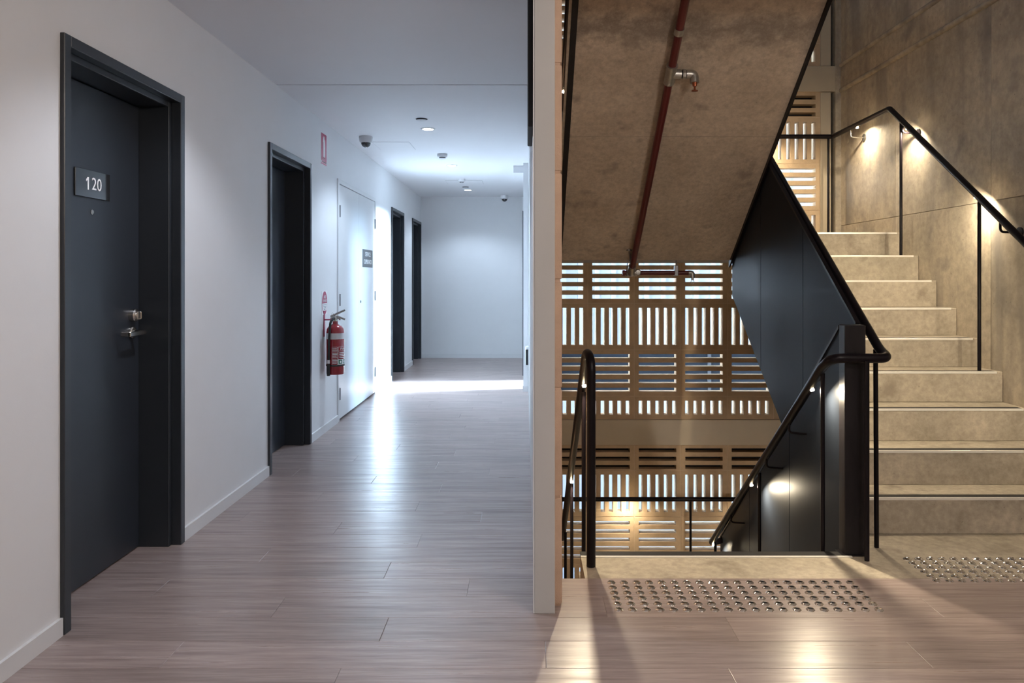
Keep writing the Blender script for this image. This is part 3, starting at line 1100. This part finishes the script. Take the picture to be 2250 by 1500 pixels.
# ------------------------------------------------------------------ stairs
st = empty('up_stairs', (2.1, Y1, 0), 'concrete stair flight rising on the right with black and silver nosings', 'stairs')
XA, XB = 1.555, XR - .002
for n_ in range(1, 9):
    ya = Y1 + (n_ - 1) * TR
    s = MB().bbox(XA, XB, ya, ya + TR + (.03 if n_ < 8 else -.002), (n_ - 1) * RI + (0.0 if n_ > 1 else -.0005), n_ * RI, .003).build('step', CONC, st)
    ORG[s.name] = ORG[st.name]
    xr = XB - .035
    MB().bbox(XA, xr, ya - .002, ya + .007, n_ * RI - .010, n_ * RI + .0025, .0008).build('nosing_edge', NOSEALU, s)
    MB().box(XA, xr, ya + .007, ya + .055, n_ * RI - .001, n_ * RI + .002).build('nosing_strip', NOSEBLK, s, False)
MB().prism_x([(Y1 + .02, -.22), (YL, ZL - .40), (YL, ZL - .2), (Y1 + .26, 0.0), (Y1 + .02, -.0)], XA + .001, XB - .001).build('waist_slab', CONC, st, False)

ld = empty('half_landing', (1.5, 6.1, ZL), 'concrete half landing where the stairs turn, upper one', 'landing')
MB().bbox(.255, XB, YL, YB - .045, ZL - .2, ZL, .003).build('landing_slab', CONC, ld)
MB().bbox(XA, XB - .035, YL - .002, YL + .007, ZL - .010, ZL + .0025, .0008).build('nosing_edge', NOSEALU, ld)
MB().box(XA, XB - .035, YL + .007, YL + .055, ZL - .001, ZL + .002).build('nosing_strip', NOSEBLK, ld, False)

ld = empty('half_landing', (1.5, 6.1, -ZL), 'concrete half landing at the foot of the downward flight', 'landing')
YL2 = 3.40 + 8 * TR + .02
MB().bbox(.255, XB, 3.40 + 8 * (YL2 + TR - 3.40) / 9, YB - .045, -ZL - .2, -ZL, .003).build('landing_slab', CONC, ld)

dn = empty('down_stairs', (.84, 3.4, 0), 'concrete stair flight descending on the left from the floor edge', 'stairs')
XC, XD = .245, 1.44
dt = (YL2 + TR - 3.40) / 9
for n_ in range(1, 9):
    ya = 3.40 + (n_ - 1) * dt
    s = MB().bbox(XC + .01, XD - .03, ya + .002, ya + dt + .02, -n_ * RI - .17, -n_ * RI, .003).build('step', CONC, dn)
    ORG[s.name] = ORG[dn.name]
    MB().bbox(XC + .03, XD - .04, ya + dt - .005, ya + dt + .022, -n_ * RI - .010, -n_ * RI + .0025, .0008).build('nosing_edge', NOSEALU, s)
    MB().box(XC + .03, XD - .04, ya + dt - .048, ya + dt - .005, -n_ * RI - .001, -n_ * RI + .002).build('nosing_strip', NOSEBLK, s, False)
MB().box(XC, XD, 3.375, 3.426, -.004, .004).build('nosing_strip', NOSEBLK, dn, False)
MB().bbox(XC, XD, 3.362, 3.375, -.004, .0045, .001).build('nosing_edge', NOSEALU, dn)

# return flight overhead: its soffit is what one sees
rf = empty('overhead_stairs', (.87, 4.5, 1.4), 'underside of the concrete flight climbing back overhead to the left', 'stairs')
prof = [(YL - .02, ZL - .2), (3.39, ZL - .2 + .69 * (YL - .02 - 3.39)), (3.39, FF - .004)]
for k in range(8, 0, -1):
    yk = YL - .02 - (k - 1) * (YL - .02 - 3.39) / 8.6
    yk2 = YL - .02 - k * (YL - .02 - 3.39) / 8.6
    prof += [(max(yk2, 3.40), ZL + k * RI), (yk, ZL + k * RI)]
prof += [(YL - .02, ZL)]
MB().prism_x(prof, .262, 1.478).build('flight_body', SOFFIT, rf, False)
def slope_strip(x0, x1, lo, hi, name, m):
    za = lambda y_: ZL - .2 + .69 * (YL - .02 - y_)
    MB().prism_x([(YL + .01, za(YL + .01) + lo), (3.395, za(3.395) + lo), (3.395, za(3.395) + hi), (YL + .01, za(YL + .01) + hi)], x0, x1).build(name, m, rf, False)


slope_strip(.2305, .2615, -.010, .03, 'steel_stringer', POSTST)
slope_strip(1.4785, 1.492, -.032, .42, 'steel_stringer', BLACK)
slope_strip(.216, .230, -.004, .022, 'edge_upstand', CONC)
zj = lambda y_: ZL - .2 + .69 * (YL - .02 - y_)
MB().prism_x([(4.5042, zj(4.5042) - .0015), (4.5058, zj(4.5058) - .0015), (4.507, zj(4.507) + .01), (4.503, zj(4.503) + .01)], .263, 1.477).build('formwork_ridge', CONCW, rf, False)

# ------------------------------------------------------------------ sheet balustrades
JY = [4.118, 4.855]


def sheet_wall(name, x, ya, yb, top, bot, label):
    o = empty(name, (x, (ya + yb) / 2, min(bot(ya), bot(yb))), label, 'balustrade')
    ed = [ya] + JY + [yb]
    for i in range(3):
        p, q = ed[i] + (.003 if i else 0), ed[i + 1] - (.003 if i < 2 else 0)
        MB().prism_x([(p, bot(p)), (q, bot(q)), (q, top(q)), (p, top(p))], x - .004, x + .004).build('sheet_panel', SHEET, o, False)
    MB().prism_x([(ya, top(ya) - .012), (yb, top(yb) - .012), (yb, top(yb) + .004), (ya, top(ya) + .004)], x - .010, x + .010).build('top_edge', BLACK, o, False)
    return o


sheet_wall('stair_balustrade', 1.500, 3.45, YL - .02, lambda y_: .924 + .731 * (y_ - 3.311), lambda y_: max(.375 + .68 * (y_ - 4.46), -.30),
           'dark blue steel sheet balustrade of the upward flight')
sheet_wall('stair_balustrade', 1.427, 3.46, 5.575, lambda y_: .655 - .79 * (y_ - 3.911), lambda y_: -1.0 - .735 * (y_ - 3.911) if y_ > 3.7 else -.84,
           'dark steel sheet balustrade beside the downward flight')
bp_ = empty('balustrade_post', (1.465, 3.42, 0), 'worn black steel box post where the two balustrades meet', 'post')
MB().bbox(1.415, 1.508, 3.385, 3.450, -.001, 1.02, .003).build('post_body', POSTST, bp_)
MB().bbox(1.400, 1.512, 3.375, 3.455, -.0005, .006, .001).build('base_plate', POSTST, bp_)

# ------------------------------------------------------------------ handrails
WARM = (1.0, 0.84, 0.60)


def led(rail, p, direction, power=2.2):
    """Small LED spot let into the underside of a rail."""
    P = Vector(p)
    D = Vector(direction).normalized()
    MB().cyl(P - D * .004, P + D * .003, .0095, 12).build('led_lens', LEDL, rail)
    area_lamp('led_lamp', P + D * .006, D, .018, power * 1.15, WARM, 170, rail)


def post(rail, x, y_, z0, z1, r=.010):
    MB().cyl((x, y_, z0), (x, y_, z1), r, 12).build('rail_post', BLACK, rail)


# rail down the left side, then round the lower landing
zs = lambda y_: .905 - .738 * (y_ - 3.38)
lr = empty('handrail', (.28, 3.262, 0), 'black tube handrail looping over the left side of the downward flight', 'handrail')
path = fillet([(.281, 3.262, 0), (.281, 3.262, .885), (.272, 3.40, .905), (.266, 5.50, -.655), (.266, 6.52, -.658), (2.62, 6.52, -.658)], .075, 8)
MB().tube(path, .0195, 16).build('rail_tube', BLACK, lr, angle=60)
for y_, n_ in ((3.66, 2), (4.60, 6), (5.32, 9)):
    post(lr, .280, y_, -n_ * RI, zs(y_) - .015)
for x in (.29, 1.41, 2.58):
    post(lr, x, 6.52, -ZL, -.67)
for y_ in (3.60, 4.56):
    led(lr, (.266 + .012, y_ + .0, zs(y_) - .022), (.10, -.66, -.88), 2.2)
led(lr, (.87, 6.535, -.676), (0, .05, -1), 1.3)
led(lr, (2.0, 6.535, -.676), (0, .05, -1), 1.3)

# rail down the right side, loop round the post, then up the next flight
rr = empty('handrail', (1.46, 3.36, 0), 'black tube handrail bending round the box post in the middle', 'handrail')
zr = lambda y_: .732 - .736 * (y_ - 3.571)
zu = lambda y_: .905 + .713 * (y_ - 3.43)
path = fillet([(1.427, 5.53, zr(5.47)), (1.335, 5.50, zr(5.49)), (1.335, 3.43, zr(3.43)), (1.345, 3.345, .878), (1.592, 3.345, .878), (1.592, 3.43, .905),
               (1.592, 5.56, zu(5.56)), (1.592, 5.75, zu(5.60))], .06, 7)
MB().tube(path, .021, 16).build('rail_tube', BLACK, rr, angle=60)
post(rr, 1.486, 3.325, 0, .868, .0105)
MB().cyl((1.604, 3.49, 0), (1.590, 3.47, .905), .0105, 12).build('rail_post', BLACK, rr)
for y_, n_ in ((3.465, 1), (4.40, 5), (5.42, 9)):
    post(rr, 1.348, y_, -n_ * RI, zr(y_) - .012)
for y_, n_ in ((4.3, 3), (5.2, 7)):
    post(rr, 1.60, y_, n_ * RI, zu(y_) - .012)
for y_ in (3.87, 4.23, 4.96):
    z = zr(y_)
    MB().tube(fillet([(1.335, y_, z - .01), (1.335, y_, z - .065), (1.424, y_, z - .072)], .02, 5), .006, 10).build('rail_bracket', BLACK, rr, angle=60)
for y_ in (3.571, 4.53, 5.445):
    led(rr, (1.335 + .006, y_, zr(y_) - .026), (.16, -.60, -.88), 2.8)
for y_ in (3.80, 4.70):
    led(rr, (1.600, y_, zu(y_) - .026), (.12, .57, -.82), 2.8)
led(rr, (1.60, 5.50, zu(5.50) - .024), (.12, .57, -.82), 2.2)

# wall side rail up to the half landing, along the screen and on up overhead
wrail = empty('handrail', (2.62, 4.4, .69), 'black tube handrail along the concrete wall up to the landing', 'handrail')
zw = lambda y_: 2.44 - .692 * (5.495 - y_)
path = fillet([(2.62, 3.22, zw(3.42)), (2.62, 3.42, zw(3.42)), (2.62, 5.495, 2.445), (2.62, 6.52, 2.433), (.266, 6.52, 2.433), (.266, 5.45, 2.433), (.266, 3.45, 2.433 + .69 * 2.0)], .018, 4)
MB().tube(path, .0195, 16).build('rail_tube', BLACK, wrail, angle=60)
post(wrail, 2.622, 5.335, 8 * RI, zw(5.335) - .01)
post(wrail, 2.622, 4.415, 4 * RI, zw(4.415) - .01)
for x in (.29, 1.41, 2.585):
    post(wrail, x, 6.52, ZL, 2.42)
for y_, mt in ((6.16, STEEL), (5.31, BLACK), (4.22, BLACK), (3.6, BLACK)):
    z = zw(y_) if y_ < 5.495 else 2.436
    MB().tube(fillet([(2.622, y_, z - .012), (2.622, y_, z - .075), (XR - .010, y_, z - .078)], .022, 5), .0065, 10).build('rail_bracket', mt, wrail, angle=60)
    MB().lathe([(.030, 0), (.030, .006), (.026, .009), (0, .009)], (XR - .009, y_, z - .078), 22, 'x').build('bracket_rosette', DULLSTEEL if mt is STEEL else BLACK, wrail)
for y_ in (6.05, 5.262, 4.46, 3.60):
    z = zw(y_) if y_ < 5.495 else 2.436
    led(wrail, (2.62 + .008, y_, z - (.026 if y_ < 5.495 else .021)), (.14, .55 if y_ < 5.495 else 0, -.85), 2.2)
led(wrail, (2.05, 6.535, 2.412), (0, .05, -1), 1.5)
led(wrail, (.9, 6.535, 2.412), (0, .05, -1), 1.5)
led(wrail, (.264, 5.29, 2.433 + .69 * .16 - .028), (-.12, -.57, -.82), 2.4)
led(wrail, (.266, 4.2, 2.433 + .69 * 1.25 - .028), (-.12, -.57, -.82), 2.4)

# ------------------------------------------------------------------ sprinkler pipe under the soffit
sp = empty('sprinkler_pipe', (.77, 4.5, 2.0), 'dark red fire sprinkler pipe running under the sloping soffit', 'pipe')
so_z = lambda y_: ZL - .2 + .69 * (YL - .02 - y_)
pz = lambda y_: so_z(y_) - .058
PX = .772
MB().cyl((PX, 3.45, pz(3.45)), (PX, 5.52, pz(5.52)), .0215, 16).build('pipe_run', REDPIPE, sp)
yt = 4.06
dirv = Vector((0, 1, -.69)).normalized()
ctr = Vector((PX, yt, pz(yt)))
MB().cyl(ctr - dirv * .052, ctr + dirv * .052, .0285, 18).cyl(ctr, ctr + Vector((.055, 0, 0)), .026, 16).build('tee_fitting', GALV, sp)
MB().cyl(ctr - dirv * .060, ctr - dirv * .050, .031, 18).cyl(ctr + dirv * .050, ctr + dirv * .060, .030, 18).build('tee_collar', GALV, sp)
MB().cyl(ctr + Vector((.055, 0, 0)), ctr + Vector((.064, 0, 0)), .021, 14).cyl(ctr + Vector((.078, 0, 0)), ctr + Vector((.084, 0, 0)), .021, 14).build('nipple_thread', RUBBER, sp)
MB().cyl(ctr + Vector((.063, 0, 0)), ctr + Vector((.079, 0, 0)), .027, 8).build('union_nut', GALV, sp)
MB().tube(fillet([ctr + Vector((.083, 0, 0)), ctr + Vector((.125, 0, 0)), ctr + Vector((.127, -.005, -.048))], .038, 6), .024, 14).build('elbow_fitting', GALV, sp, angle=60)
h0 = ctr + Vector((.127, -.005, -.048))
MB().cyl(h0 + Vector((0, 0, .006)), h0 + Vector((0, 0, -.018)), .015, 12, .011).cyl(h0 + Vector((0, 0, -.012)), h0 + Vector((0, 0, -.040)), .005, 8).lathe([(0, 0), (.017, -.002), (.018, -.006), (0, -.007)], h0 + Vector((0, 0, -.038)), 18).build('sprinkler_head', COPPER, sp)
cu = Vector((PX, 3.835, pz(3.835)))
MB().cyl(cu - dirv * .018, cu + dirv * .018, .0245, 16).build('pipe_clip', GALV, sp)
MB().cyl(cu, cu + Vector((0, .035, .058)), .005, 8).build('clip_rod', DULLSTEEL, sp)
# lower cross run below the landing
yb_, zb_ = 5.60, ZL - .2 - .092
MB().tube(fillet([(PX, 5.505, pz(5.505)), (PX, 5.585, pz(5.575)), (PX + .004, yb_, zb_)], .04, 5), .0275, 14).build('elbow_fitting', GALV, sp, angle=60)
MB().cyl((.722, yb_, zb_), (1.205, yb_, zb_), .0165, 14).build('pipe_run', REDPIPE, sp)
MB().cyl((.745, yb_, zb_), (PX + .045, yb_, zb_), .024, 14).lathe([(0, .0), (.018, .003), (.024, .012), (.024, .03), (0, .032)], (PX + .052, yb_ - .028, zb_ + .004), 16, 'y').build('tee_fitting', GALV, sp)
MB().lathe([(0, -.013), (.019, -.010), (.022, 0), (.019, .010), (0, .013)], (.722, yb_, zb_), 16, 'x').build('end_cap', REDPIPE, sp)
MB().tube(fillet([(1.195, yb_, zb_), (1.224, yb_, zb_), (1.226, yb_, zb_ - .036)], .025, 6), .0185, 14).build('elbow_fitting', GALV, sp, angle=60)
MB().cyl((1.226, yb_, zb_ - .034), (1.226, yb_, zb_ - .052), .010, 10).tube([(1.226 - .011 * math.sin(t), yb_, zb_ - .066 + .016 * math.cos(t)) for t in [i * 2 * math.pi / 16 for i in range(17)]], .0022, 6).build('sprinkler_head', GALV, sp)
MB().bbox(1.092, 1.118, yb_ - .022, yb_ + .022, zb_ - .022, zb_ + .056, .003).cyl((1.105, yb_, zb_ + .05), (1.105, yb_, ZL - .2), .004, 8).build('pipe_hanger', DULLSTEEL, sp)
MB().tube([(.742 + .023 * math.cos(t) * 0, yb_ + .023 * math.cos(t), zb_ + .023 * math.sin(t)) for t in [i * 2 * math.pi / 16 for i in range(17)]], .0022, 6).tube([(.742, yb_, zb_ + .023), (.752, yb_, zb_ + .085), (.775, yb_ - .05, ZL - .2)], .0022, 6).build('pipe_hanger', DULLSTEEL, sp)
MB().cyl((PX - .03, 5.44, so_z(5.44)), (PX - .012, 5.50, pz(5.50) - .005), .007, 8).lathe([(0, 0), (.020, 0), (.020, -.012), (0, -.012)], (PX - .035, 5.43, so_z(5.43) + .008), 12).build('pipe_bracket', DULLSTEEL, sp)

# ------------------------------------------------------------------ tactile studs
studm = MB().lathe([(.0175, 0), (.0170, .0016), (.0108, .0062), (.0100, .0064), (.0095, .0056), (0, .0056)], (0, 0, 0), 18).mesh('tactile_stud', STUD, smooth=False)
# raised ribs round the skirt
rib = MB().lathe([(.0175, 0), (.0170, .0016), (.0108, .0062), (.0100, .0064), (.0095, .0056), (0, .0056)], (0, 0, 0), 18)
for k in range(12):
    a_ = 2 * math.pi * k / 12
    c_, s_ = math.cos(a_), math.sin(a_)
    t_ = .0014
    vs = []
    for r_, h_ in ((.0163, .0022), (.0110, .0062)):
        for sgn in (-1, 1):
            for dz in (-.0006, .0007):
                vs.append((r_ * c_ - sgn * t_ * s_, r_ * s_ + sgn * t_ * c_, h_ + dz))
    rib.add(vs, [(0, 1, 3, 2), (4, 6, 7, 5), (1, 5, 7, 3), (0, 2, 6, 4), (0, 4, 5, 1), (2, 3, 7, 6)])
studm = rib.mesh('tactile_stud', STUD, smooth=False)
PADS = [(.3475, 3.084, 20, 'polished steel tactile stud in the pad before the downward steps', 'tactile studs on the vinyl before the downward steps', 0),
        (1.671, 3.345, 20, 'polished steel tactile stud on the concrete before the upward steps', 'tactile studs on the concrete before the upward steps', -.001)]
for x0, y0, nc, lab_, grp, zz in PADS:
    for r_ in range(6):
        for c_ in range(nc):
            o = link('tactile_stud', studm, (x0 + c_ * .0507, y0 - r_ * .0502 * (1 if zz == 0 else .96), zz), None)
            tag(o, lab_, 'tactile stud', grp)

# ------------------------------------------------------------------ outside
struct(MB().box(XR + .02, XR + .17, 6.95, 7.50, -6.0, 5.8), 'wall_sun_block', CONCW, 'added wall outside the stairwell corner, keeping sun off the block screen')  # unseen wall added to shade the screen's slots from direct sun
struct(MB().box(-20, 40, 6.95, 60, -6.2, -6.0), 'ground', PAVE, 'grey paved courtyard outside the block screen')
nb = empty('neighbour_building', (6, 14, -6), 'pale clad neighbouring building glimpsed through the block screen', 'building')
MB().box(-4, 16, 14.0, 18, -.02, 5.4).build('upper_wall', FACADE, nb, False)
MB().box(-4, 16, 14.15, 18, -.98, -.02).build('strip_glazing', FACDARK, nb, False)
MB().box(-4, 16, 13.9, 18, -6, -.98).build('lower_wall', FACADE, nb, False)
MB().box(-4.2, 16.2, 13.7, 18.2, 5.4, 5.6).build('roof', ROOFD, nb, False)
finm = MB().box(-.045, .045, -.16, 0, .0, 5.38).mesh('cladding_fin', FACADE, smooth=False)
mullm = MB().box(-.03, .03, .10, .15, -.98, -.02).mesh('mullion', ROOFD, smooth=False)
for k in range(64):
    link('cladding_fin', finm, (-3.8 + k * .30, 14, 0), nb)
for k in range(14):
    link('mullion', mullm, (-3.6 + k * 1.4, 14, 0), nb)
